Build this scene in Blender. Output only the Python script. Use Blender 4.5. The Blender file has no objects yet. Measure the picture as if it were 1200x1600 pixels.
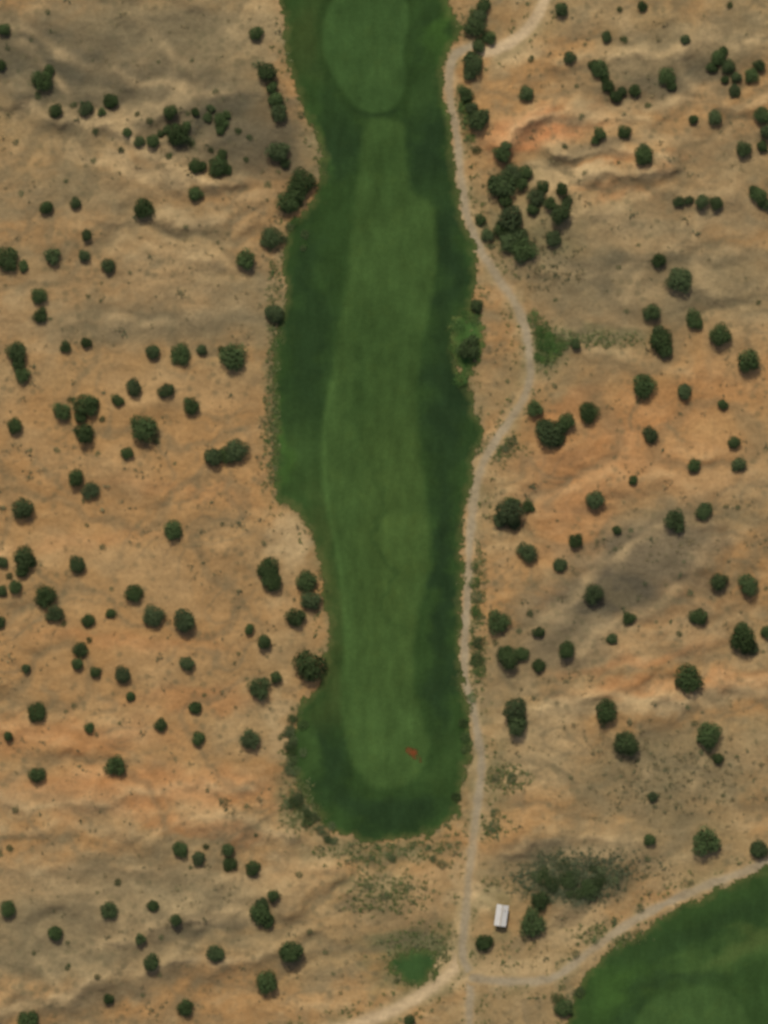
import bpy, math, random
import numpy as np
from mathutils import Vector
S=0.15
rng=np.random.RandomState(7); random.seed(7)
scene=bpy.context.scene
col=scene.collection
def WX(px): return (np.asarray(px,float)-600)*S
def WY(py): return (800-np.asarray(py,float))*S
def lin(c):
    o=[]
    for v in c[:3]:
        v=v/255.0
        o.append(v/12.92 if v<=0.04045 else ((v+0.055)/1.055)**2.4)
    return np.array(o)
# ---------------- noise
perm=np.arange(256); rng.shuffle(perm); perm=np.concatenate([perm,perm])
ga=rng.rand(256)*2*np.pi; GX=np.cos(ga); GY=np.sin(ga)
def pn(x,y,seed=0):
    x=np.asarray(x,float)+seed*17.31; y=np.asarray(y,float)+seed*9.77
    xi=np.floor(x).astype(int); yi=np.floor(y).astype(int)
    xf=x-xi; yf=y-yi; xi&=255; yi&=255
    u=xf*xf*xf*(xf*(xf*6-15)+10); v=yf*yf*yf*(yf*(yf*6-15)+10)
    def g(ix,iy,dx,dy):
        h=perm[perm[ix&255]+(iy&255)]
        return GX[h]*dx+GY[h]*dy
    a=g(xi,yi,xf,yf); b=g(xi+1,yi,xf-1,yf); c=g(xi,yi+1,xf,yf-1); d=g(xi+1,yi+1,xf-1,yf-1)
    return ((a+(b-a)*u)+((c+(d-c)*u)-(a+(b-a)*u))*v)*1.5
def fbm(x,y,o=4,seed=0):
    s=0;a=1;t=0
    for i in range(o):
        s=s+a*pn(x*2**i,y*2**i,seed+i); t+=a; a*=.5
    return s/t
def sst(a,b,x):
    t=np.clip((x-a)/(b-a),0,1); return t*t*(3-2*t)
# ---------------- outlines (plan coordinates)
def smooth(P,closed,n=4):
    P=np.array(P,float); N=len(P); out=[]
    rngI=range(N) if closed else range(N-1)
    for i in rngI:
        if closed: p0,p1,p2,p3=P[(i-1)%N],P[i],P[(i+1)%N],P[(i+2)%N]
        else: p0,p1,p2,p3=P[max(i-1,0)],P[i],P[i+1],P[min(i+2,N-1)]
        for k in range(n):
            t=k/n
            out.append(0.5*((2*p1)+(-p0+p2)*t+(2*p0-5*p1+4*p2-p3)*t*t+(-p0+3*p1-3*p2+p3)*t**3))
    if not closed: out.append(P[-1])
    out=np.array(out); return np.stack([WX(out[:,0]),WY(out[:,1])],1)
def dline(P,x,y,closed=False):
    d=np.full(x.shape,1e9); n=len(P)
    for i in range(n if closed else n-1):
        a=P[i]; b=P[(i+1)%n]; e=b-a; L=e@e+1e-12
        t=np.clip(((x-a[0])*e[0]+(y-a[1])*e[1])/L,0,1)
        d=np.minimum(d,(x-a[0]-t*e[0])**2+(y-a[1]-t*e[1])**2)
    return np.sqrt(d)
def sdp(P,x,y):
    d=dline(P,x,y,True); ins=np.zeros(x.shape,bool); n=len(P)
    for i in range(n):
        a=P[i]; b=P[(i+1)%n]
        if a[1]==b[1]: continue
        c=((a[1]>y)!=(b[1]>y))&(x<(b[0]-a[0])*(y-a[1])/(b[1]-a[1])+a[0]); ins^=c
    return np.where(ins,d,-d)
turfP=smooth([(430,-90),(436,-40),(439,30),(443,70),(455,120),(470,165),(488,200),(500,240),(502,280),(485,318),(455,345),(443,380),(440,420),(447,460),(436,500),(428,540),(426,620),(428,700),(430,778),(455,792),(478,818),(492,860),(502,900),(510,960),(510,1020),(500,1068),(472,1095),(462,1120),(453,1150),(450,1190),(462,1222),(485,1255),(508,1285),(535,1306),(575,1316),(620,1310),(668,1306),(702,1280),(720,1240),(728,1200),(736,1160),(733,1110),(720,1060),(720,1000),(721,900),(724,820),(734,750),(746,705),(758,672),(742,640),(735,600),(716,570),(715,520),(738,480),(745,430),(742,385),(724,330),(714,270),(706,200),(695,150),(693,105),(708,75),(722,45),(700,5),(690,-40),(680,-90)],True,3)
fairP=smooth([(572,195),(566,240),(556,300),(550,380),(540,460),(525,540),(515,640),(506,700),(512,780),(530,850),(541,930),(537,1000),(531,1080),(540,1150),(558,1200),(585,1232),(622,1232),(655,1205),(668,1160),(655,1110),(645,1050),(655,960),(672,880),(668,800),(658,700),(650,620),(656,540),(672,480),(681,400),(676,325),(642,295),(632,240),(630,195),(600,186)],True,3)
greenP=smooth([(520,0),(505,45),(510,95),(535,140),(560,168),(595,176),(622,160),(634,120),(630,80),(638,35),(628,-5),(570,-25)],True,3)
turf2P=smooth([(1330,1290),(1200,1352),(1130,1386),(1060,1420),(1000,1455),(945,1490),(915,1520),(897,1555),(885,1600),(870,1700),(900,1850),(1330,1850),(1400,1500)],True,3)
fair2P=smooth([(1010,1570),(1040,1552),(1090,1542),(1140,1550),(1170,1600),(1180,1700),(1080,1740),(1000,1680),(990,1610)],True,3)
patchP=smooth([(612,1502),(628,1484),(665,1484),(686,1498),(684,1522),(662,1540),(635,1538),(618,1524)],True,3)
patch2P=smooth([(835,520),(848,512),(862,525),(880,538),(870,556),(846,566),(836,550)],True,3)
patch3P=smooth([(708,500),(725,488),(745,492),(756,510),(752,545),(738,585),(722,598),(712,575),(705,540)],True,3)
curveP=smooth([(520,600),(512,640),(506,700),(511,780),(526,850),(536,920),(541,1000),(540,1060)],False,3)
pathA=smooth([(738,72),(714,84),(703,105),(702,150),(712,200),(719,270),(728,330),(745,380),(775,430),(800,465),(820,510),(828,560),(826,600),(808,640),(780,680),(757,720),(743,760),(736,820),(732,900),(727,980),(727,1060),(738,1100),(747,1150),(752,1200),(746,1260),(737,1330),(730,1400),(724,1460),(723,1495),(735,1530),(733,1620),(738,1800)],False,3)
pathB=smooth([(738,1528),(790,1533),(860,1530),(905,1500),(960,1458),(1020,1422),(1100,1385),(1200,1347),(1330,1280),(1500,1200)],False,3)
roadC=smooth([(880,-150),(858,-30),(846,10),(830,40),(800,65),(768,80),(745,78)],False,3)
roadD=smooth([(722,1480),(712,1508),(690,1532),(650,1560),(600,1585),(540,1606),(380,1640)],False,3)
# ---------------- terrain
CREST=[([(-40,20),(60,60),(150,110),(260,135),(360,150)],1.3,9,5),
 ([(40,165),(130,195),(200,215),(260,262),(330,288)],2.6,8,2.5),([(180,228),(240,248),(300,300)],1.2,5,2),
 ([(180,345),(250,340),(300,352),(350,345)],1.0,6,3),([(-20,470),(100,495),(220,505),(330,488),(420,470)],.8,12,6),
 ([(300,400),(360,420),(430,415)],.8,5,3),([(30,75),(90,120),(120,170)],1.2,5,3),([(200,20),(260,70),(270,120)],1.0,6,4),
 ([(-20,1235),(110,1262),(250,1232),(400,1236)],1.3,9,3.5),
 ([(-20,1300),(120,1292),(240,1300),(340,1275),(450,1305)],1.3,7,3),([(60,1360),(200,1352),(330,1375),(430,1360)],.8,7,3),
 ([(190,1470),(260,1446),(320,1428),(400,1432)],2.4,7,2.5),([(-30,1590),(90,1560),(190,1520),(290,1505),(420,1492)],2.4,8,3),([(100,1500),(170,1470),(230,1478)],1.2,5,2.5),
 ([(150,1400),(190,1440),(200,1480)],1.0,4,3),([(300,1380),(270,1440)],.9,4,3),([(60,1510),(110,1560)],1.0,4,3),
 ([(790,225),(830,190),(880,182),(925,190)],2.6,7,2.5),([(870,242),(930,236),(985,238),(1050,255)],2.6,5,2.2),([(860,300),(905,280),(960,268),(1040,272)],2.6,6,2.2),
 ([(900,170),(960,190),(1010,182)],1.3,5,2.2),([(930,180),(950,240),(940,290)],.9,3,3),([(1010,200),(1000,270)],.9,3,3),
 ([(880,100),(960,88),(1060,80),(1190,62)],2.0,9,4),([(960,170),(1060,158),(1150,170),(1220,150)],1.6,8,4),([(1060,80),(1090,140),(1150,170)],1.0,5,4),
 ([(860,330),(940,335),(1040,300),(1200,312)],1.3,9,4),([(890,430),(960,420),(1050,390),(1200,400)],1.2,9,4),([(960,335),(1000,420),(980,470)],1.0,6,5),([(1100,310),(1080,390),(1120,460)],1.0,6,5),([(820,560),(900,545),(980,560),(1080,590)],1.1,8,4),
 ([(850,970),(920,905),(990,850),(1060,820)],1.8,11,8),([(900,1010),(960,980),(1050,930),(1100,880)],1.2,9,6),
 ([(840,1110),(920,1085),(1010,1092),(1100,1072),(1220,1058)],1.9,7,3),([(960,1150),(1010,1200),(1000,1260)],.9,5,4),([(1100,1150),(1080,1230)],.8,5,4),([(790,1325),(880,1312),(960,1320)],1.3,5,2.5),([(360,1300),(400,1285),(460,1312)],1.0,4,2)]
CREST=[(smooth(p,False,2),A,a,b) for p,A,a,b in CREST]
def crests(x,y):
    qx=x+2.6*fbm(x/9,y/9,4,201); qy=y+3.4*fbm(x/10,y/10,5,203)
    h=np.zeros(x.shape); m=np.zeros(x.shape)
    for P,A,wu,wd in CREST:
        lo=P.min(0)-30; hi=P.max(0)+30
        k=(qx>lo[0])&(qx<hi[0])&(qy>lo[1])&(qy<hi[1])
        if not k.any(): continue
        X_,Y_=qx[k],qy[k]
        o=np.argsort(P[:,0]); yl=np.interp(X_,P[o,0],P[o,1]); below=sst(-.8,.8,yl-Y_)
        d=dline(P,X_,Y_); w=wu*(1-below)+wd*below
        e=np.exp(-(d/w)**1.3)*A*(.75+.6*pn(X_/7,Y_/7,205))
        h[k]=np.maximum(h[k],e)+.35*np.minimum(h[k],e); m[k]=np.maximum(m[k],np.exp(-(d/1.3)**2)*min(A/2,1))
    return h,m
def gully(x,y):
    wx=x+7*fbm(x/18,y/18,4,3); wy=y+7*fbm(x/18,y/18,4,5)
    n1=np.abs(pn(wx/34,wy/20,300)); n2=np.abs(pn(wx/15,wy/9,301)); n3=np.abs(pn(wx/6,wy/5,302))
    return np.sqrt(n1*n1+.003),np.sqrt(n2*n2+.003),np.sqrt(n3*n3+.004)
def golfdist(x,y):
    d=-np.maximum(sdp(turfP,x,y),sdp(turf2P,x,y))
    d=np.minimum(d,dline(pathA,x,y)-1.5); d=np.minimum(d,dline(pathB,x,y)-1.5)
    d=np.minimum(d,dline(roadC,x,y)-2); d=np.minimum(d,dline(roadD,x,y)-2)
    d=np.minimum(d,np.hypot(x-27.4,y+94.5)-7)
    return d
def H(x,y,gd=None,cr=None):
    x=np.asarray(x,float); y=np.asarray(y,float)
    if gd is None: gd=golfdist(x,y)
    if cr is None: cr=crests(x,y)[0]
    f=sst(0,9,gd)
    a,b,c=gully(x,y); rm=.15+.9*sst(-.1,.45,fbm(x/38,y/30,2,77))
    big=1.2*pn(x/50+.3,y/38,20)
    return 0.5*pn(x/30,y/45,40)+f*(1.3*big+rm*(2.4*a+1.0*b*sst(0,.25,a)+.45*c)+cr*.85+0.07*fbm(x/3,y/2.5,3,50))
def axis(lo,hi,st,out):
    a=list(np.arange(lo,hi+1e-6,st)); s=st; l=[];v=lo
    while v>-out: s*=1.28; v-=s; l.append(v)
    r=[];v=hi;s=st
    while v<out: s*=1.28; v+=s; r.append(v)
    return np.array(l[::-1]+a+r)
AX=axis(-96,96,0.5,1500); AY=axis(-126,126,0.5,1500)
X,Y=np.meshgrid(AX,AY); NX,NY=len(AX),len(AY)
xf,yf=X.ravel(),Y.ravel()
GD=golfdist(xf,yf); CR,CM=crests(xf,yf); Z=H(xf,yf,GD,CR)
def sheet(name,mask,off,attrs,mat,label=None):
    m2=mask.reshape(NY,NX)
    cell=m2[:-1,:-1]|m2[1:,:-1]|m2[:-1,1:]|m2[1:,1:]
    j,i=np.nonzero(cell); v0=j*NX+i
    F=np.stack([v0,v0+1,v0+NX+1,v0+NX],1)
    used,inv=np.unique(F.ravel(),return_inverse=True)
    V=np.stack([xf[used],yf[used],Z[used]+off],1)
    me=bpy.data.meshes.new(name)
    me.vertices.add(len(V)); me.vertices.foreach_set("co",V.ravel())
    me.loops.add(len(F)*4); me.loops.foreach_set("vertex_index",inv.ravel().astype(np.int32))
    me.polygons.add(len(F)); me.polygons.foreach_set("loop_start",np.arange(0,len(F)*4,4,dtype=np.int32))
    me.polygons.foreach_set("use_smooth",np.ones(len(F),bool))
    me.update(calc_edges=True)
    for k,a in attrs.items():
        if a.ndim==1:
            at=me.attributes.new(k,'FLOAT','POINT'); at.data.foreach_set("value",a[used].astype(np.float32))
        else:
            at=me.attributes.new(k,'FLOAT_COLOR','POINT')
            c=np.concatenate([a[used],np.ones((len(used),1))],1); at.data.foreach_set("color",c.ravel().astype(np.float32))
    me.materials.append(mat)
    ob=bpy.data.objects.new(name,me); col.objects.link(ob); ob["kind"]="structure"
    if label: ob["label"]=label
    return ob
# ---------------- material helpers
class M:
    def __init__(s,name):
        s.m=bpy.data.materials.new(name); s.m.use_nodes=True; s.t=s.m.node_tree; s.n=s.t.nodes; s.l=s.t.links
        s.b=s.n["Principled BSDF"]; s.b.inputs["Roughness"].default_value=1.0
        s.b.inputs["Specular IOR Level"].default_value=0.05
        g=s.n.new("ShaderNodeNewGeometry"); s.pos=g.outputs["Position"]
    def inp(s,sock,v):
        if hasattr(v,"links"): s.l.new(v,sock)
        elif isinstance(v,(tuple,list,np.ndarray)):
            v=list(v); sock.default_value=(v+[1.0])[:4] if len(sock.default_value)==4 else v[:3]
        else: sock.default_value=v
    def scale(s,v,k):
        m=s.n.new("ShaderNodeVectorMath"); m.operation='MULTIPLY'; s.l.new(v,m.inputs[0]); m.inputs[1].default_value=k; return m.outputs[0]
    def noise(s,sc,det=4,rough=.55,vec=None,dist=0):
        n=s.n.new("ShaderNodeTexNoise"); n.inputs["Scale"].default_value=sc; n.inputs["Detail"].default_value=det
        n.inputs["Roughness"].default_value=rough; n.inputs["Distortion"].default_value=dist
        s.l.new(vec or s.pos,n.inputs["Vector"]); return n.outputs["Fac"]
    def vor(s,sc,vec=None):
        n=s.n.new("ShaderNodeTexVoronoi"); n.inputs["Scale"].default_value=sc; s.l.new(vec or s.pos,n.inputs["Vector"]); return n.outputs
    def mr(s,v,a,b,c,d,sm=False):
        n=s.n.new("ShaderNodeMapRange"); n.interpolation_type='SMOOTHSTEP' if sm else 'LINEAR'
        s.inp(n.inputs[0],v)
        for i,k in enumerate((a,b,c,d)): n.inputs[i+1].default_value=k
        return n.outputs[0]
    def math(s,op,a,b=0.0):
        n=s.n.new("ShaderNodeMath"); n.operation=op; s.inp(n.inputs[0],a); s.inp(n.inputs[1],b); return n.outputs[0]
    def mix(s,f,a,b,bt='MIX'):
        n=s.n.new("ShaderNodeMix"); n.data_type='RGBA'; n.blend_type=bt
        s.inp(n.inputs[0],f); s.inp(n.inputs[6],a); s.inp(n.inputs[7],b); return n.outputs[2]
    def mul(s,c,f):
        cc=s.n.new("ShaderNodeCombineColor")
        for i in range(3): s.l.new(f,cc.inputs[i])
        return s.mix(1.0,c,cc.outputs[0],'MULTIPLY')
    def attr(s,name,typ='GEOMETRY'):
        n=s.n.new("ShaderNodeAttribute"); n.attribute_name=name; n.attribute_type=typ; return n
    def bump(s,h,st,d):
        b=s.n.new("ShaderNodeBump"); b.inputs["Strength"].default_value=st; b.inputs["Distance"].default_value=d
        s.l.new(h,b.inputs["Height"]); s.l.new(b.outputs[0],s.b.inputs["Normal"])
    def base(s,c): s.inp(s.b.inputs["Base Color"],c)
    def alpha(s,a): s.l.new(a,s.b.inputs["Alpha"])
def soilcolor(g):
    c=g.attr("tint").outputs["Color"]
    st=g.scale(g.pos,(0.5,1.0,1.0))
    c=g.mul(c,g.mr(g.noise(0.25,6,.66,st,0.8),.25,.75,.78,1.24))
    c=g.mul(c,g.mr(g.noise(1.0,5,.65),.25,.75,.83,1.16))
    return c
# ground
g=M("sandy_soil")
c=soilcolor(g)
sp=g.vor(0.9); spm=g.math('MULTIPLY',g.mr(sp["Distance"],.16,.34,1,0,True),g.mr(g.noise(0.12,3,.6),.5,.62,0,.3,True))
c=g.mix(spm,c,lin((98,90,62)))
sp2=g.vor(0.42); spm2=g.math('MULTIPLY',g.mr(sp2["Distance"],.12,.46,1,0,True),g.mr(g.noise(0.06,3,.6),.43,.58,0,.45,True))
c=g.mix(spm2,c,lin((96,90,64)))
g.base(c); g.bump(g.noise(0.8,6,.65),.8,.4)
# tint
T,O,P_,G_,D_,OL,R_=[lin(v) for v in((149,125,85),(162,125,79),(178,153,110),(126,113,83),(84,78,60),(102,101,69),(174,119,71))]
n1=fbm(xf/35,yf/22,4,60); n2=fbm(xf/12,yf/7,5,70); n3=fbm(xf/5,yf/4,4,75)
tint=T[None]+(O-T)[None]*sst(-.3,.2,n1)[:,None]
def blend(t,cc,w): return t*(1-w[:,None])+cc*w[:,None]
tint=blend(tint,P_,sst(.1,.5,n2)*.45)
tint=blend(tint,G_,sst(.08,.45,-n2)*.55)
tint=blend(tint,G_,sst(.05,.5,n3)*.45); tint=blend(tint,P_,sst(.12,.5,-n3)*.25)
wx=xf+7*fbm(xf/10,yf/7,5,80); wy=yf+5*fbm(xf/10,yf/7,5,90)
SL=lin((92,84,66)); OG=lin((86,82,64))
for (px,py,rx,ry,an,cc,w) in [
 (210,420,260,120,0,G_,.45),(120,300,160,40,0,G_,.6),(220,40,230,45,-3,G_,.8),(320,80,150,70,0,G_,.5),
 (170,135,270,78,-12,OG,.85),(60,90,130,60,-20,OG,.8),(335,205,160,85,-20,OG,.85),(120,140,120,24,-10,D_,.5),(330,200,130,36,-15,D_,.4),(260,510,200,35,0,G_,.85),(260,505,160,18,0,OG,.4),(430,215,40,60,0,D_,.5),
 (210,262,130,16,-14,P_,.8),(260,240,60,8,-14,P_,.5),(140,190,90,8,-14,P_,.4),(400,30,60,60,0,P_,.3),(120,520,120,20,0,G_,.4),(290,345,50,10,0,P_,.7),
 (200,900,280,330,0,O,.7),(230,640,240,80,0,O,.6),(230,1235,260,36,0,R_,.6),(110,1150,180,30,0,R_,.5),(300,1090,120,20,0,R_,.4),(200,1000,150,16,-5,R_,.35),(120,850,140,14,5,R_,.25),(250,760,140,12,-5,R_,.25),
 (180,1420,280,90,8,G_,.85),(320,1450,130,16,16,D_,.7),(130,1560,180,22,12,D_,.7),(60,1500,110,40,0,G_,.8),(390,1300,70,18,-5,D_,.65),(100,1365,170,12,5,D_,.35),(300,1290,120,14,-8,R_,.5),
 (850,200,80,30,12,lin((186,122,74)),1),(880,275,120,16,5,P_,.8),(945,228,80,13,10,D_,.85),(980,250,90,10,5,R_,.8),(900,262,70,7,8,P_*1.05,.9),(930,300,90,10,0,R_,.5),(790,260,30,60,0,R_,.4),(900,180,60,10,10,P_,.5),
 (1050,90,180,45,14,G_,.8),(1060,130,140,34,14,OG,.85),(900,420,90,70,0,OL,.35),(1000,450,220,100,-5,G_,.8),(930,440,50,16,-20,D_,.6),(1130,240,100,60,0,G_,.6),(1080,330,160,40,0,G_,.6),(1000,410,160,14,0,OG,.5),
 (1080,620,190,100,20,O,.8),(1080,620,150,40,15,R_,.3),(930,720,140,70,20,R_,.5),(900,820,80,60,20,R_,.4),(1100,740,120,50,10,R_,.3),(880,640,60,20,20,R_,.5),
 (955,930,185,74,36,SL,.97),(1015,870,110,64,25,SL,.95),(920,965,100,30,36,D_,.6),(1000,1030,130,14,10,R_,.6),(1100,960,80,50,20,SL,.4),
 (1060,1070,200,20,5,R_,.6),(1030,1098,230,16,5,P_,.8),(870,1105,60,20,20,P_,.7),(1050,1210,180,80,0,OL,.4),(1050,1210,180,80,0,G_,.6),(840,1180,60,70,10,P_,.4),
 (640,1430,220,80,0,T,.6),(885,1370,95,46,-6,lin((72,78,58)),.97),(880,1322,110,9,-4,D_,.6),(960,1330,150,30,0,G_,.5),(590,1395,60,40,0,OL,.6),
 (795,88,40,22,25,P_*1.05,.9),(455,845,26,45,-25,P_,.8),(440,1130,16,60,0,P_,.5),(790,600,44,50,30,T,.8),(752,1405,24,26,0,P_*1.12,1),(600,1585,80,16,22,P_*1.0,.7),
 (760,1340,70,20,0,G_,.4),(770,1210,30,60,0,OL,.5),(660,1500,80,50,20,lin((94,97,62)),.95),(620,1470,70,26,10,OL,.7),(900,1440,60,30,30,P_,.5),(708,1518,36,22,30,P_*1.05,.9),(800,1514,90,20,0,P_,.5),(715,1430,18,80,0,P_,.6),
 (855,540,50,40,0,OL,.9),(930,525,90,16,0,OL,.7),(425,640,14,140,0,OL,.5),(580,1332,130,22,0,OL,.6),(470,1250,30,60,30,OL,.7),(830,340,80,60,0,OL,.5)]:
    a=math.radians(an); dx=wx-WX(px); dy=wy-WY(py)
    u=dx*math.cos(a)+dy*math.sin(a); v=-dx*math.sin(a)+dy*math.cos(a)
    q=np.sqrt((u/(rx*S))**2+(v/(ry*S))**2)
    tint=blend(tint,cc,w*(1-sst(.35,1.45,q)))
F9=sst(0,9,GD)
slope_shade=Z-H(xf,yf+1.2,GD)
tint=blend(tint,P_,np.clip(slope_shade*.55,0,.35)); tint=blend(tint,D_,np.clip(-slope_shade*.55,0,.35))  # relief shading painted into the tint: sunward slopes paler, opposite slopes darker
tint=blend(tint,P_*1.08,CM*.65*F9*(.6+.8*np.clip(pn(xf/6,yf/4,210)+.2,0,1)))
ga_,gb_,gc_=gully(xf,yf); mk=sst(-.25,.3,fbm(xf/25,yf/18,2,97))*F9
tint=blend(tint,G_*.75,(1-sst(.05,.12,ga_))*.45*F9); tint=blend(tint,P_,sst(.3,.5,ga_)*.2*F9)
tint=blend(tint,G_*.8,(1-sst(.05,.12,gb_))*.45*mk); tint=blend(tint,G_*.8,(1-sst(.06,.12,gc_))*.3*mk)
mt=np.exp(-np.clip(GD,0,50)/1.6)*(GD<20)*sst(-.2,.3,pn(xf/6,yf/6,101))
tint=blend(tint,OL,mt*.5)
dA=dline(pathA,xf,yf); dB=dline(pathB,xf,yf); dC=dline(roadC,xf,yf); dD=dline(roadD,xf,yf)
dpth=np.minimum.reduce([dA,dB,dC-.3,dD-.3]); tint=blend(tint,P_,(1-sst(.8,3.0,dpth+1.3*pn(xf/3,yf/3,103)))*.4)
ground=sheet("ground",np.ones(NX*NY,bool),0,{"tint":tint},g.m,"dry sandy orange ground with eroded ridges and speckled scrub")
# paths
p=M("packed_dirt"); p.base(soilcolor(p)); p.bump(p.noise(.8,5,.6),.6,.35); pm=p.m
wv=.3*pn(xf/5,yf/5,120)+.25*pn(xf/2,yf/2,121)
CPc,CPd=lin((150,136,108)),lin((184,160,122))
def psheet(name,d,hw,soft,colr,off,lab):
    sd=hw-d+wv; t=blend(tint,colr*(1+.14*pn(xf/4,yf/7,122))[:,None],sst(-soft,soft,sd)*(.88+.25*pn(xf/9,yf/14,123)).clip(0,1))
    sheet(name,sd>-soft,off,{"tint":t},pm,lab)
psheet("dirt_road",dC,1.15,.6,lin((190,166,128)),.02,"pale dirt track with ragged edges over sand")
psheet("dirt_road",dD,1.2,.9,CPd,.03,"pale dirt track with ragged edges over sand")
psheet("cart_path",dA,.9,.5,CPc,.05,"narrow pale gravel cart path winding beside the grass")
psheet("cart_path",dB,.9,.5,CPc,.07,"narrow pale gravel cart path branching along the second fairway")
# turf
def turfmat(name,soft,wid,dryk=0,fine=.11,al=True):
    p=M(name); c=p.attr("tint").outputs["Color"]
    st=p.scale(p.pos,(1.0,.3,1.0))
    c=p.mul(c,p.mr(p.noise(.35,5,.6,st),.3,.7,.85,1.15))
    c=p.mul(c,p.mr(p.noise(.12,5,.65),.3,.7,.82,1.18))
    c=p.mul(c,p.mr(p.noise(1.2,5,.7),.3,.7,1-fine,1+fine))
    c=p.mix(p.mr(p.noise(.2,5,.65),.5,.72,0,.25,True),c,p.mix(1.0,c,(1.3,1.1,.92,1),'MULTIPLY'))
    sd=p.attr("sd").outputs["Fac"]
    if dryk:
        dry=p.mr(p.math('ADD',sd,p.mr(p.noise(.5,5),.2,.8,-1.2,1.2)),-.2,2.4,1,0,True)
        c=p.mix(p.math('MULTIPLY',dry,dryk),c,lin((96,96,54)))
    p.base(c)
    if al:
        e=p.math('ADD',sd,p.mr(p.noise(.7,6,.7),.2,.8,-soft,soft))
        p.alpha(p.mr(e,-wid,wid,0,1,True))
    p.bump(p.noise(2.5,5),.6,.1)
    return p.m
tm=turfmat("rough_grass",1.5,.3,.5); fm=turfmat("mown_grass",0,.2,al=False); wm=turfmat("wild_grass",2.4,.5,.5)
dk,md,lt,br,ol=[lin(v) for v in((38,56,31),(48,69,33),(62,84,41),(65,94,40),(76,87,44))]
def green_tint(b,blobs):
    t=np.tile(b,(len(xf),1))
    for (px,py,rx,ry,an,cc,w) in blobs:
        a=math.radians(an); dx=wx-WX(px); dy=wy-WY(py)
        u=dx*math.cos(a)+dy*math.sin(a); v=-dx*math.sin(a)+dy*math.cos(a)
        q=np.sqrt((u/(rx*S))**2+(v/(ry*S))**2); t=blend(t,cc,w*(1-sst(.2,1.5,q)))
    return t
RB=[(480,560,38,150,0,dk,.7),(475,400,30,80,0,dk,.6),(530,230,40,50,0,dk,.8),(480,60,35,70,0,ol*.8,.5),(520,150,20,60,30,dk,.5),(670,220,35,90,0,dk,.95),(655,80,14,80,0,dk,.5),(700,400,28,120,0,dk,1),(700,620,45,110,0,dk*.95,1),(695,900,25,220,0,dk*.95,1),(690,1080,28,60,0,dk,.7),
 (470,720,45,80,0,lt,.45),(515,880,22,120,8,ol,.5),(515,1060,25,90,0,ol*.85,.5),(525,1190,22,60,10,dk,.8),(560,1262,90,24,-20,dk,.8),(640,1268,60,22,10,dk,.8),(480,1180,24,60,0,lt,.5),(690,40,20,50,0,br,.7),(708,140,10,60,0,br,.6),(500,240,10,60,0,br,.5),(660,150,25,30,0,lt,.3),(440,700,14,100,0,br,.5),(575,330,10,200,0,lt,.3),(700,1190,25,50,0,lt,.4),(600,100,90,100,0,md*1.0,.7),
 (1130,1440,160,26,25,dk,.5),(960,1500,60,20,35,dk,.5),(960,1540,60,40,40,br,.5),(1120,1500,130,26,20,lt,.9),(1180,1470,80,20,22,ol,.5),(1060,1530,90,12,5,dk,.6),(990,1570,20,50,0,dk,.5)]
rt=green_tint(md,RB)
dcv=dline(curveP,xf,yf); cvw=np.exp(-(dcv/.8)**2)*.8
rt=blend(rt,lt*1.25,cvw)
nz=1.1*fbm(xf/3.5,yf/3.5,3,130)+.8*pn(xf/9,yf/9,131)
endrag=sst(1180,1290,800-yf/S)*(np.abs(xf)<30)
nzr=nz*(1+1.0*endrag)
FT=[(600,250,40,70,0,md,.5),(610,400,60,90,0,lt,.3),(600,600,60,130,0,md,.5),(615,860,60,260,0,lin((70,88,41)),.4),(590,1020,30,80,0,lt,.5),(605,1165,75,80,0,lt*1.12,.9),(560,600,16,160,0,md,.4),(600,860,6,160,4,md,.5)]
ft=green_tint(lt*.97,FT); ft=blend(ft,lt*1.25,cvw)
lane=np.sin(2*np.pi*(xf+1.5*pn(xf/20,yf/40,170))/4.2); ft=ft*(1+.035*lane*sst(-.2,.3,pn(xf/15,yf/30,171)))[:,None]
sdg=sdp(greenP,xf,yf)
rt=blend(rt,md*.84,np.exp(-((sdg+.9)/1.3)**2)*.6)
rt=blend(rt,dk*.9,np.exp(-((sdg+.8)/.9)**2)*sst(158,178,800-yf/S)*.5*(sdg>-4))
sd1=sdp(turfP,xf,yf)+nzr; sheet("rough_grass",sd1>-2.4,.10,{"sd":sd1,"tint":rt},tm,"dark green rough grass around the mown fairway")
rt2=rt*1.06
sd2=sdp(turf2P,xf,yf)+nz; sheet("rough_grass",sd2>-2.4,.10,{"sd":sd2,"tint":rt2},tm,"green rough grass of the neighbouring fairway")
BIG=np.full(xf.shape,9.0)
sdf=sdp(fairP,xf,yf)+.6*nz; w_=sst(-1.1,1.1,sdf); sheet("fairway",sdf>-1.0,.11,{"sd":BIG,"tint":blend(rt,ft,w_)},fm,"long mown fairway in slightly lighter green grass")
sdf=sdp(fair2P,xf,yf); w_=sst(-.9,.9,sdf); sheet("fairway",sdf>-.8,.11,{"sd":BIG,"tint":blend(rt2,lin((61,84,42)),w_)},fm,"lighter mown area within the neighbouring grass")
w_=sst(-.7,.7,sdg); gt=green_tint(lin((57,80,40)),[(600,100,25,60,0,lin((61,84,42)),.6)]); sheet("putting_green",sdg>-.6,.12,{"sd":BIG,"tint":blend(rt,gt,w_)},fm,"smooth oval putting green")
nz2=2.2*fbm(xf/5,yf/5,4,140)
sdq=sdp(patchP,xf,yf)+nz2-.1; pt=green_tint(lin((54,78,40)),[]); sheet("grass_patch",sdq>-4,.10,{"sd":sdq,"tint":pt},wm,"small isolated patch of green grass fading into sand")
sdq=sdp(patch2P,xf,yf)+nz2*.7; pt2=green_tint(lin((62,88,42)),[]); sheet("grass_patch",sdq>-4,.085,{"sd":sdq,"tint":pt2},wm,"bright green weeds at the outer bend of the path")
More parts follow.
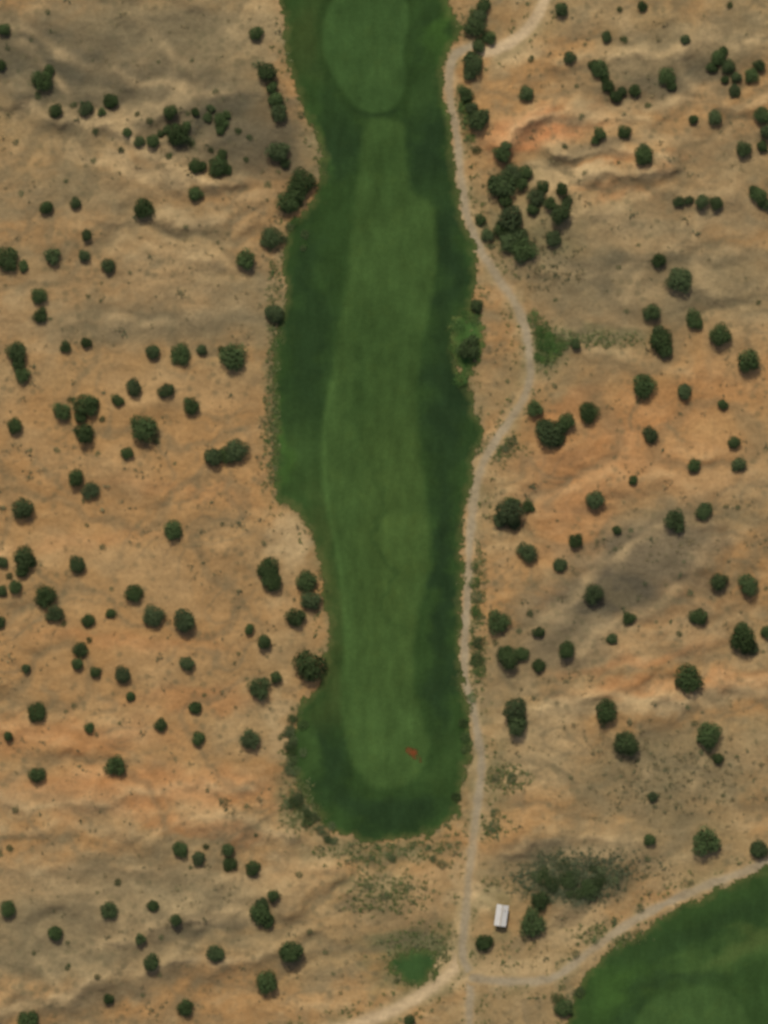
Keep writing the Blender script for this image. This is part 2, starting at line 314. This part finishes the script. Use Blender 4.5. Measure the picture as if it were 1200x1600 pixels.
sdq=sdp(patch3P,xf,yf)+nz2*.5; sheet("grass_patch",sdq>-4,.15,{"sd":sdq,"tint":pt2},wm,"lighter weedy grass around the lone tree")
# red bare soil
sdr=1.7-np.hypot((xf-WX(640))/1.2,(yf-WY(1175)+.4*(xf-WX(640)))/.7)+nz*1.8
rm=M("red_soil"); rm.base(rm.mix(rm.mr(rm.noise(.9,4),.4,.6,0,1),lin((112,62,34)),lin((88,70,38))))
rm.alpha(rm.mr(rm.math('ADD',rm.attr("sd").outputs["Fac"],rm.mr(rm.noise(.9,5),.2,.8,-1.2,1.2)),.2,.8,0,1,True))
sheet("bare_soil",sdr>-1,.15,{"sd":sdr},rm.m,"small reddish bare soil scrape in the mown grass")
# ---------------- foliage
def foliage(name,ca,cb,gr=.25):
    p=M(name); a=p.attr("leaf").outputs["Fac"]
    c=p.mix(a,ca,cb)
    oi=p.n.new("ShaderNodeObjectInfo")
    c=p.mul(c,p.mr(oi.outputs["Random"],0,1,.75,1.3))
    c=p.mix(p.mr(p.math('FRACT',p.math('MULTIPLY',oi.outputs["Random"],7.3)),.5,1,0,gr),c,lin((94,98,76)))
    p.base(c); return p.m
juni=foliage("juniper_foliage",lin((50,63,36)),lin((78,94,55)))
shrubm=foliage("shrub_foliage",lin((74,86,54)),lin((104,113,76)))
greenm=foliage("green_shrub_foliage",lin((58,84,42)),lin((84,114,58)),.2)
barkm=M("bark"); barkm.base(barkm.mix(barkm.noise(8,5),lin((70,58,46)),lin((110,96,80)))); barkm=barkm.m
def quads(me_name,C,N,sz,leaf,mat,extra=None):
    n=len(C); up=rng.normal(size=(n,3)); u=np.cross(N,up); u/=np.linalg.norm(u,axis=1)[:,None]+1e-9
    v=np.cross(N,u); s=sz[:,None]; w=s*rng.uniform(.5,.9,(n,1))
    V=np.stack([C-u*s,C-v*w,C+u*s,C+v*w],1).reshape(-1,3)
    me=bpy.data.meshes.new(me_name)
    me.vertices.add(n*4); me.vertices.foreach_set("co",V.ravel())
    me.loops.add(n*4); me.loops.foreach_set("vertex_index",np.arange(n*4,dtype=np.int32))
    me.polygons.add(n); me.polygons.foreach_set("loop_start",np.arange(0,n*4,4,dtype=np.int32))
    me.update(calc_edges=True)
    at=me.attributes.new("leaf",'FLOAT','POINT'); at.data.foreach_set("value",np.repeat(leaf,4).astype(np.float32))
    if extra is not None:
        at=me.attributes.new("tint",'FLOAT_COLOR','POINT'); at.data.foreach_set("color",np.repeat(np.concatenate([extra,np.ones((n,1))],1),4,0).ravel().astype(np.float32))
    me.materials.append(mat); return me
def crown(seed,n,flat,lobn,mat,lz=.75):
    k=lobn+1; cs=[];rs=[]
    for i in range(k):
        a=i/(k-1)*6.28+rng.uniform(-.4,.4); r=rng.uniform(.34,.58) if i else 0
        cs.append((r*math.cos(a),r*math.sin(a),lz+rng.uniform(-.2,.24)*flat)); rs.append(rng.uniform(.3,.46) if i else .66)
    cs=np.array(cs);rs=np.array(rs); L=rng.choice(k,n,p=rs**2/np.sum(rs**2))
    d=rng.normal(size=(n,3)); d/=np.linalg.norm(d,axis=1)[:,None]
    rad=rs[L]*(rng.uniform(.35,1.45,n)**.5)
    C=cs[L]+d*rad[:,None]*np.array([1,1,flat]); C[:,2]=np.maximum(C[:,2],.08)
    N=d+rng.normal(size=(n,3))*.5; N/=np.linalg.norm(N,axis=1)[:,None]
    lobeb=rng.uniform(-.3,.3,k)
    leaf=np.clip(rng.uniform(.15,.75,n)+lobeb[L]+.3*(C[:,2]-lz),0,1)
    return quads("crown",C,N,rng.uniform(.03,.068,n),leaf,mat)
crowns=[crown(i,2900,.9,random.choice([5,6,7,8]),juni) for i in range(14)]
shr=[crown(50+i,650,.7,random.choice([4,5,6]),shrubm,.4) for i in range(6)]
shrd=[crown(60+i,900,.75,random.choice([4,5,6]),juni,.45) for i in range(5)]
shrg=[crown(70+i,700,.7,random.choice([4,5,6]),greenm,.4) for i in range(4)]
def tube(verts,faces,p0,p1,r0,r1,n=7):
    p0=Vector(p0);p1=Vector(p1); d=(p1-p0).normalized(); u=d.orthogonal().normalized(); v=d.cross(u); b=len(verts)
    for p,r in((p0,r0),(p1,r1)):
        for i in range(n):
            a=i/n*2*math.pi; verts.append(p+(u*math.cos(a)+v*math.sin(a))*r)
    for i in range(n): faces.append((b+i,b+(i+1)%n,b+n+(i+1)%n,b+n+i))
    faces.append(tuple(b+n+i for i in range(n)))
trunks=[]
for k in range(4):
    vs=[];fs=[]; m1=(random.uniform(-.05,.05),random.uniform(-.05,.05),.35)
    tube(vs,fs,(0,0,-.25),m1,.10,.07); tube(vs,fs,m1,(m1[0]*2,m1[1]*2,.95),.07,.02)
    for i in range(5):
        a=i*1.256+random.uniform(-.3,.3); tube(vs,fs,m1,(.5*math.cos(a),.5*math.sin(a),random.uniform(.6,.95)),.045,.012,5)
    me=bpy.data.meshes.new("trunk"); me.from_pydata(vs,[],fs); me.materials.append(barkm); trunks.append(me)
trees=[(8,50,24),(3,105,20),(68,130,36),(88,178,26),(137,174,30),(174,162,28),(220,225,22),(240,226,28),(268,180,26),(280,216,38),(306,178,18),(330,172,16),(347,193,28),(400,55,26),(418,118,38),(432,160,30),(437,180,32),(436,242,36),(307,264,26),(343,264,34),(348,244,20),(307,307,28),(74,328,26),(119,320,22),(226,330,36),(137,370,22),(84,404,30),(132,402,22),(170,418,26),(14,410,44),(38,418,20),(385,410,36),(474,288,44),(452,320,40),(462,305,36),(425,376,40),(430,494,36),(62,466,30),(65,496,26),(103,544,20),(135,537,18),(28,555,40),(36,588,26),(240,554,32),(283,558,38),(316,549,20),(365,563,52),(210,610,34),(262,614,28),(185,628,22),(98,645,32),(136,638,42),(134,682,40),(24,668,28),(300,638,34),(227,675,50),(200,711,26),(335,718,38),(353,714,30),(370,708,42),(120,750,32),(142,770,30),(38,798,42),(272,832,38),(40,876,40),(5,880,24),(122,886,34),(25,920,28),(4,925,20),(72,936,38),(87,962,32),(0,975,20),(212,930,32),(174,960,20),(139,972,26),(241,966,36),(289,974,44),(419,893,38),(425,912,38),(480,912,38),(486,942,36),(463,968,36),(390,985,20),(414,1006,30),(127,1018,28),(122,1040,26),(150,1052,22),(193,1058,34),(205,1090,18),(42,1046,18),(294,1040,28),(306,1108,26),(59,1116,36),(407,1078,36),(432,1060,22),(485,1045,54),(141,1139,20),(252,1135,24),(311,1156,24),(14,1152,20),(391,1158,38),(182,1200,36),(59,1214,34),(283,1328,30),(312,1342,26),(358,1330,26),(360,1352,24),(397,1358,30),(14,1422,30),(172,1424,30),(241,1416,22),(276,1438,24),(428,1400,24),(408,1430,44),(88,1460,30),(221,1468,22),(238,1505,34),(338,1492,36),(456,1490,48),(418,1538,44),(171,1562,22),(291,1576,28),(45,1600,40),
(757,12,28),(742,45,38),(740,103,40),(748,75,24),(747,194,40),(728,150,26),(877,18,28),(948,60,20),(1004,12,18),(1070,65,18),(890,93,22),(938,112,32),(950,138,26),(963,154,24),(992,145,22),(1042,125,30),(1122,95,30),(1138,108,28),(1174,122,28),(1147,145,24),(1190,186,34),(1197,210,28),(1083,190,20),(1117,187,28),(823,150,26),(937,213,26),(975,210,24),(1005,250,36),(1161,238,30),(785,245,30),(788,295,54),(800,275,34),(822,272,26),(838,312,36),(878,300,26),(876,338,36),(1185,310,28),(1060,318,20),(1076,316,18),(1096,319,26),(1119,321,24),(751,345,20),(762,370,24),(800,348,50),(798,380,44),(820,398,46),(865,376,28),(1029,410,24),(1062,442,42),(1018,492,34),(1085,503,32),(1033,538,42),(1125,528,40),(899,540,20),(1170,568,44),(1006,607,44),(1070,615,30),(1129,634,20),(836,642,28),(920,648,40),(886,662,34),(858,682,52),(1016,682,30),(1146,694,26),(1084,730,24),(1154,728,26),(989,752,18),(930,785,38),(795,805,52),(826,794,24),(1054,818,38),(1100,802,32),(899,848,26),(964,830,16),(824,866,36),(875,885,26),(1123,912,32),(1170,918,38),(927,932,36),(983,968,24),(779,975,40),(842,990,22),(886,1018,34),(1092,967,30),(1162,1004,52),(1198,990,26),(955,1000,20),(795,1032,42),(815,1024,26),(842,1042,28),(1074,1064,50),(806,1112,44),(808,1136,42),(948,1114,42),(979,1166,46),(1107,1152,44),(1122,1187,20),(1020,1246,18),(1015,1314,24),(1103,1320,52),(1186,1330,38),(845,1410,30),(833,1446,46),(757,1475,34),(734,548,42),(640,1596,26),(880,1578,34),(745,480,22)]
trees+=[(262,206,18),(293,200,18),(252,212,14),(200,210,16),(325,186,16),(355,182,16),(318,262,18),(356,268,18),(446,258,20),(160,178,16),(78,112,18),(345,205,18),(426,140,22),
(750,28,26),(734,118,24),(736,92,22),(738,172,22),(756,182,22),(772,290,28),(790,318,28),(815,290,24),(848,295,22),(860,322,24),(886,318,20),(782,360,26),(815,372,28),(790,232,20),(832,330,22),(765,62,26),
(1130,84,20),(1112,108,20),(1150,124,20),(1186,106,22),(1190,232,20),(1176,300,18),(1195,322,22),(1132,128,18),(945,124,18),(972,145,18),(1050,138,18),(928,104,18),(1005,238,24),(930,222,16),
(1030,522,26),(1040,550,26),(876,672,28),(850,668,30),(872,690,26),(800,790,28),(782,815,28),(804,820,26),(1158,985,28),(1175,1015,26),(790,1020,24),(410,1415,24),(420,1440,24),(36,895,24),(30,570,24),(126,655,24),(146,632,24)]
tx=WX([t[0] for t in trees]); ty=WY([t[1] for t in trees]); 
R=np.array([t[2] for t in trees])*S*.5*1.0
ty=ty+R*.22; tx=tx-R*.05
tz=H(tx,ty); tg=golfdist(tx,ty)
for i in range(len(trees)):
    r=R[i]; e=bpy.data.objects.new("juniper_tree",None); e.empty_display_size=1; col.objects.link(e)
    e.location=(tx[i],ty[i],tz[i]-.05); e.rotation_euler=(0,0,random.uniform(0,6.28))
    hs=r*random.uniform(.8,1.1); e.scale=(r*random.uniform(.92,1.2),r*random.uniform(.92,1.2),hs)
    sz="large" if r>3 else("medium-sized" if r>1.9 else "small")
    wh="beside the green grass" if tg[i]<1.5 else("on sand near the path" if tg[i]<5 else "on dry sandy ground")
    e["label"]=f"{sz} dark green rounded juniper {wh}"; e["category"]="tree"; e["group"]="juniper trees scattered over the sandy hills"
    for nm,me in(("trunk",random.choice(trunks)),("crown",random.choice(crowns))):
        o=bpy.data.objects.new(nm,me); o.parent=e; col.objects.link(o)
# individual shrubs
sh=[(468,1366,18,0),(322,1322,16,1),(185,1378,15,1),(107,1510,14,1),(153,1525,14,1),(116,1103,14,0),(350,1255,24,0),(968,15,14,1),(975,62,16,1),(830,92,14,1),(882,230,14,1),(1012,165,14,1),(828,958,16,1),(1078,925,14,0),(1140,8,16,1),(960,858,12,0),(833,495,28,2),(850,540,34,2),(870,545,24,2),(845,520,26,2),(860,530,24,2),(842,558,22,2),(885,540,18,2),(716,510,28,2),(744,500,24,2),(708,545,20,2),(720,594,28,2),(727,492,22,2),(713,1245,20,1),(724,1130,22,1),(728,1152,22,1),(728,1170,18,1),(770,1292,24,0),(800,1215,28,0),(775,1215,22,0),(772,1270,20,0),(690,1350,24,0),(862,1385,30,1),(895,1370,34,1),(880,1350,28,0),(920,1380,28,1),(940,1360,24,0),(850,1362,24,1),(905,1395,26,1),(960,1375,20,0),(600,1400,18,0),(575,1385,18,0),(640,1385,18,0),(870,1560,28,1),(905,1550,26,1),(740,910,24,2),(745,930,26,0),(742,955,24,2),(748,1005,26,1),(745,1030,30,1),(750,1050,26,2),(738,1090,20,2),(742,885,20,2),(720,140,26,2),(725,165,28,2),(730,185,26,2),(735,215,20,2),(745,235,20,1),(740,20,22,2),(755,350,18,0),(768,385,18,0),(800,690,22,0),(790,700,20,0),(1000,1420,18,0),(960,1440,18,0),(930,1470,18,0),(900,1490,18,0),(1080,1380,14,0),(400,100,18,0),(25,1265,14,0),(15,1325,16,1),(1060,990,14,1),(1085,1130,14,0),(160,855,12,0),(390,215,14,1),(470,180,16,0),(418,290,16,0),
(150,205,14,1),(235,190,14,1),(300,225,16,1),(372,205,14,1),(190,235,14,1),(265,245,16,1),(115,165,14,1),(60,150,14,1),(330,235,14,1),(385,250,14,1),(215,180,14,1),(110,625,14,1),(160,655,16,1),(245,690,14,1),(345,545,14,1),(52,880,16,1),(15,900,16,1),(100,975,14,1),(140,1000,14,1)]
for _ in range(20): sh.append((455+random.gauss(0,8),1120+random.uniform(0,90),random.uniform(14,24),random.choice([0,1])))
for _ in range(18):
    t=random.random(); sh.append((455+t*60+random.gauss(0,8),1235+t*80+random.gauss(0,8),random.uniform(16,28),random.choice([0,1])))
for _ in range(12): sh.append((455+random.uniform(-10,25),350+random.uniform(-50,40),random.uniform(14,24),random.choice([0,2])))
for _ in range(10): sh.append((random.uniform(520,700),1330+random.gauss(0,10),random.uniform(10,20),0))
for _ in range(14): sh.append((890+random.gauss(0,34),1372+random.gauss(0,13),random.uniform(20,32),1))
cnt=0
while cnt<110:
    px,py=random.uniform(0,1200),random.uniform(0,1600)
    q=np.array([float(WX(px))]),np.array([float(WY(py))])
    if golfdist(*q)[0]<2.5 or pn(q[0]/22,q[1]/22,400)[0]<-.1: continue
    sh.append((px,py,random.uniform(8,13),0)); cnt+=1
sx=WX([t[0] for t in sh]); sy=WY([t[1] for t in sh]); szz=H(sx,sy)
for i,t in enumerate(sh):
    me=random.choice((shr,shrd,shrg)[t[3]]); o=bpy.data.objects.new("shrub",me); col.objects.link(o); r=t[2]*S*.5
    o.location=(sx[i],sy[i],szz[i]-.05); o.rotation_euler=(0,0,random.uniform(0,6.28)); o.scale=(r*random.uniform(.9,1.2),r*random.uniform(.8,1.1),r*random.uniform(.5,.8))
    o["label"]=("low pale grey-green shrub on sandy soil","low dark green shrub on sandy soil","low fresh green bush beside the path or grass")[t[3]]
    o["category"]="shrub"; o["group"]="low shrubs along the grass and paths"
# scrub stuff
sm=M("dry_scrub"); sm.base(sm.attr("tint").outputs["Color"])
pts=[];cols=[];szs=[]
def addp(x,y,c,s): pts.append((x,y)); cols.append(c); szs.append(s)
cd=[lin(v) for v in((104,96,66),(96,94,66),(114,106,74),(90,92,64),(126,112,78))]; cg=[lin(v) for v in((86,98,56),(100,104,64),(74,88,50),(110,112,74))]
cdk=[lin(v) for v in((76,84,58),(82,88,63),(90,94,68))]
cx=rng.uniform(-95,95,42000); cy=rng.uniform(-124,124,42000)
den=sst(-.05,.5,fbm(cx/9,cy/6,3,140)+.2*pn(cx/50,cy/50,150)); gdc=golfdist(cx,cy)
keep=(rng.rand(42000)<den*.3+.02)&(gdc>.6)
for x,y in zip(cx[keep],cy[keep]): addp(x,y,random.choice(cd),random.uniform(.12,.34)*(2.0 if random.random()<.12 else 1))
nearm=(gdc>-.9)&(gdc<3.2)&(pn(cx/7,cy/7,160)>-.05)&(np.minimum.reduce([dline(pathA,cx,cy),dline(pathB,cx,cy),dline(roadC,cx,cy)-.8,dline(roadD,cx,cy)-.8])>1.1)&(rng.rand(42000)<.65)
for x,y in zip(cx[nearm],cy[nearm]): addp(x,y,random.choice(cg),random.uniform(.15,.42))
for (px,py,rx,ry,n,pal) in [(890,1372,84,38,1000,cdk),(585,1395,45,40,170,cg),(640,1395,40,35,110,cg),(665,1495,70,48,320,cg),(560,1332,70,22,150,cg),(650,1328,65,18,130,cg),(850,540,34,38,200,cg),(930,530,80,12,160,cg),(795,1215,35,22,130,cg),(770,1290,25,25,70,cg),(1050,1210,130,70,260,cd),(950,1460,60,20,160,cg),(860,415,60,40,100,cd),(780,700,40,18,110,cg),(745,1020,16,60,160,cg),(745,920,14,60,120,cg),(425,650,12,120,260,cg),(430,480,14,80,120,cg),(725,185,16,40,120,cg),(930,1350,90,25,200,cdk),(470,1260,30,45,200,cg)]:
    for _ in range(n):
        a=random.uniform(0,6.28); q=math.sqrt(random.random())*random.gauss(1,.2)
        addp(float(WX(px+rx*q*math.cos(a))),float(WY(py+ry*q*math.sin(a))),random.choice(pal),random.uniform(.2,.45))
pts=np.array(pts);cols=np.array(cols);szs=np.array(szs); pz=H(pts[:,0],pts[:,1])
dp=np.minimum.reduce([dline(pathA,pts[:,0],pts[:,1]),dline(pathB,pts[:,0],pts[:,1]),dline(roadD,pts[:,0],pts[:,1])-.8]); k=(dp>1.2)&(sdp(patchP,pts[:,0],pts[:,1])<1.0)
pts,cols,szs,pz=pts[k],cols[k],szs[k],pz[k]
K=9; n=len(pts)
C=np.repeat(np.stack([pts[:,0],pts[:,1],pz],1),K,0); ss=np.repeat(szs,K)
C[:,:2]+=rng.normal(size=(n*K,2))*ss[:,None]*.7; C[:,2]+=.05+np.abs(rng.normal(size=n*K))*ss*.5
N=rng.normal(size=(n*K,3)); N[:,2]=np.abs(N[:,2])+.7; N/=np.linalg.norm(N,axis=1)[:,None]
cc=np.repeat(cols,K,0)*rng.uniform(.85,1.25,(n*K,1))
me=quads("dry_scrub",C,N,ss*.5,rng.rand(n*K),sm.m,cc)
o=bpy.data.objects.new("dry_scrub",me); col.objects.link(o); o["kind"]="stuff"; o["label"]="sparse low dry scrub and grass tufts dotting the sand"; o["category"]="scrub"
# ---------------- small building
def simple(name,c1,c2,sc=3,rough=.7):
    p=M(name); p.base(p.mix(p.noise(sc,5),c1,c2)); p.b.inputs["Roughness"].default_value=rough; return p.m
wallm=simple("painted_wall",lin((166,156,140)),lin((186,176,158))); roofm=simple("white_roof",lin((182,178,168)),lin((206,202,192)),.8,.8)
doorm=simple("brown_door",lin((96,74,54)),lin((112,88,64))); glass=simple("dark_glass",lin((30,36,42)),lin((44,50,56)),3,.2); conc=simple("concrete",lin((150,140,122)),lin((170,158,138)))
hx,hy=float(WX(783)),float(WY(1429)); hz0=float(H([hx],[hy])[0])
root=bpy.data.objects.new("shed",None); col.objects.link(root); root.location=(hx,hy,hz0); root.rotation_euler=(0,0,math.radians(-8))
root["label"]="small white-roofed shed on pale dirt beside the path"; root["category"]="shed"
def meshobj(name,vs,fs,mat,parent=root):
    me=bpy.data.meshes.new(name); me.from_pydata(vs,[],fs); me.materials.append(mat); o=bpy.data.objects.new(name,me); col.objects.link(o)
    if parent: o.parent=parent
    return o
def boxv(x0,x1,y0,y1,z0,z1):
    return [(x0,y0,z0),(x1,y0,z0),(x1,y1,z0),(x0,y1,z0),(x0,y0,z1),(x1,y0,z1),(x1,y1,z1),(x0,y1,z1)],[(3,2,1,0),(4,5,6,7),(0,1,5,4),(1,2,6,5),(2,3,7,6),(3,0,4,7)]
a,b=1.15,2.25
vs=[(-a,-b,-.3),(a,-b,-.3),(a,b,-.3),(-a,b,-.3),(-a,-b,2.3),(a,-b,2.3),(a,b,2.3),(-a,b,2.3),(0,-b,2.75),(0,b,2.75)]
meshobj("wall",vs,[(0,1,5,8,4),(1,2,6,5),(2,3,7,9,6),(3,0,4,7)],wallm)
a2,b2=1.4,2.5
vs=[(-a2,-b2,2.24),(0,-b2,2.8),(a2,-b2,2.24),(-a2,b2,2.24),(0,b2,2.8),(a2,b2,2.24)]; vs+=[(x,y,z+.12) for x,y,z in vs]
rf=meshobj("roof",vs,[(6,7,10,9),(7,8,11,10),(0,3,4,1),(1,4,5,2),(0,1,7,6),(1,2,8,7),(3,9,10,4),(4,10,11,5),(0,6,9,3),(2,5,11,8)],roofm)
rc=meshobj("ridge_cap",*boxv(-.12,.12,-b2,b2,2.915,2.96),conc,rf)
meshobj("door",*boxv(-a-.04,-a+.02,-.9,.0,-.05,2.0),doorm); meshobj("door",*boxv(-a-.04,-a+.02,.6,1.5,-.05,2.0),doorm)
w=meshobj("window",*boxv(a-.02,a+.03,-.5,.5,1.3,1.9),glass)
v=meshobj("vent",*boxv(.5,.75,1.2,1.45,2.6,3.0),conc,rf)
# ---------------- light
d=Vector((.22,-1,0)).normalized(); el=math.radians(56); d=Vector((d.x*math.cos(el),d.y*math.cos(el),-math.sin(el)))
L=bpy.data.lights.new("sun",'SUN'); L.energy=2.5; L.angle=math.radians(.5); L.color=(1,.95,.85)
lo=bpy.data.objects.new("sun",L); col.objects.link(lo); lo.rotation_euler=d.to_track_quat('-Z','Y').to_euler(); lo.location=(0,100,200)
w=bpy.data.worlds.new("World"); scene.world=w; w.use_nodes=True; nt=w.node_tree
sk=nt.nodes.new("ShaderNodeTexSky"); sk.sky_type='NISHITA'; sk.sun_disc=False; sk.sun_elevation=el; sk.sun_rotation=math.atan2(-d.x,-d.y); sk.air_density=.7; sk.dust_density=3
nt.links.new(sk.outputs[0],nt.nodes["Background"].inputs[0]); nt.nodes["Background"].inputs[1].default_value=.1
scene.view_settings.view_transform='Standard'; scene.view_settings.look='None'; scene.view_settings.exposure=0
cam=bpy.data.cameras.new("camera"); co=bpy.data.objects.new("camera",cam); col.objects.link(co); co.location=(0,0,1200)
cam.lens=180; cam.sensor_width=36; cam.clip_start=10; cam.clip_end=6000
cam.dof.use_dof=True; cam.dof.focus_distance=600; cam.dof.aperture_fstop=.18/.7
scene.camera=co
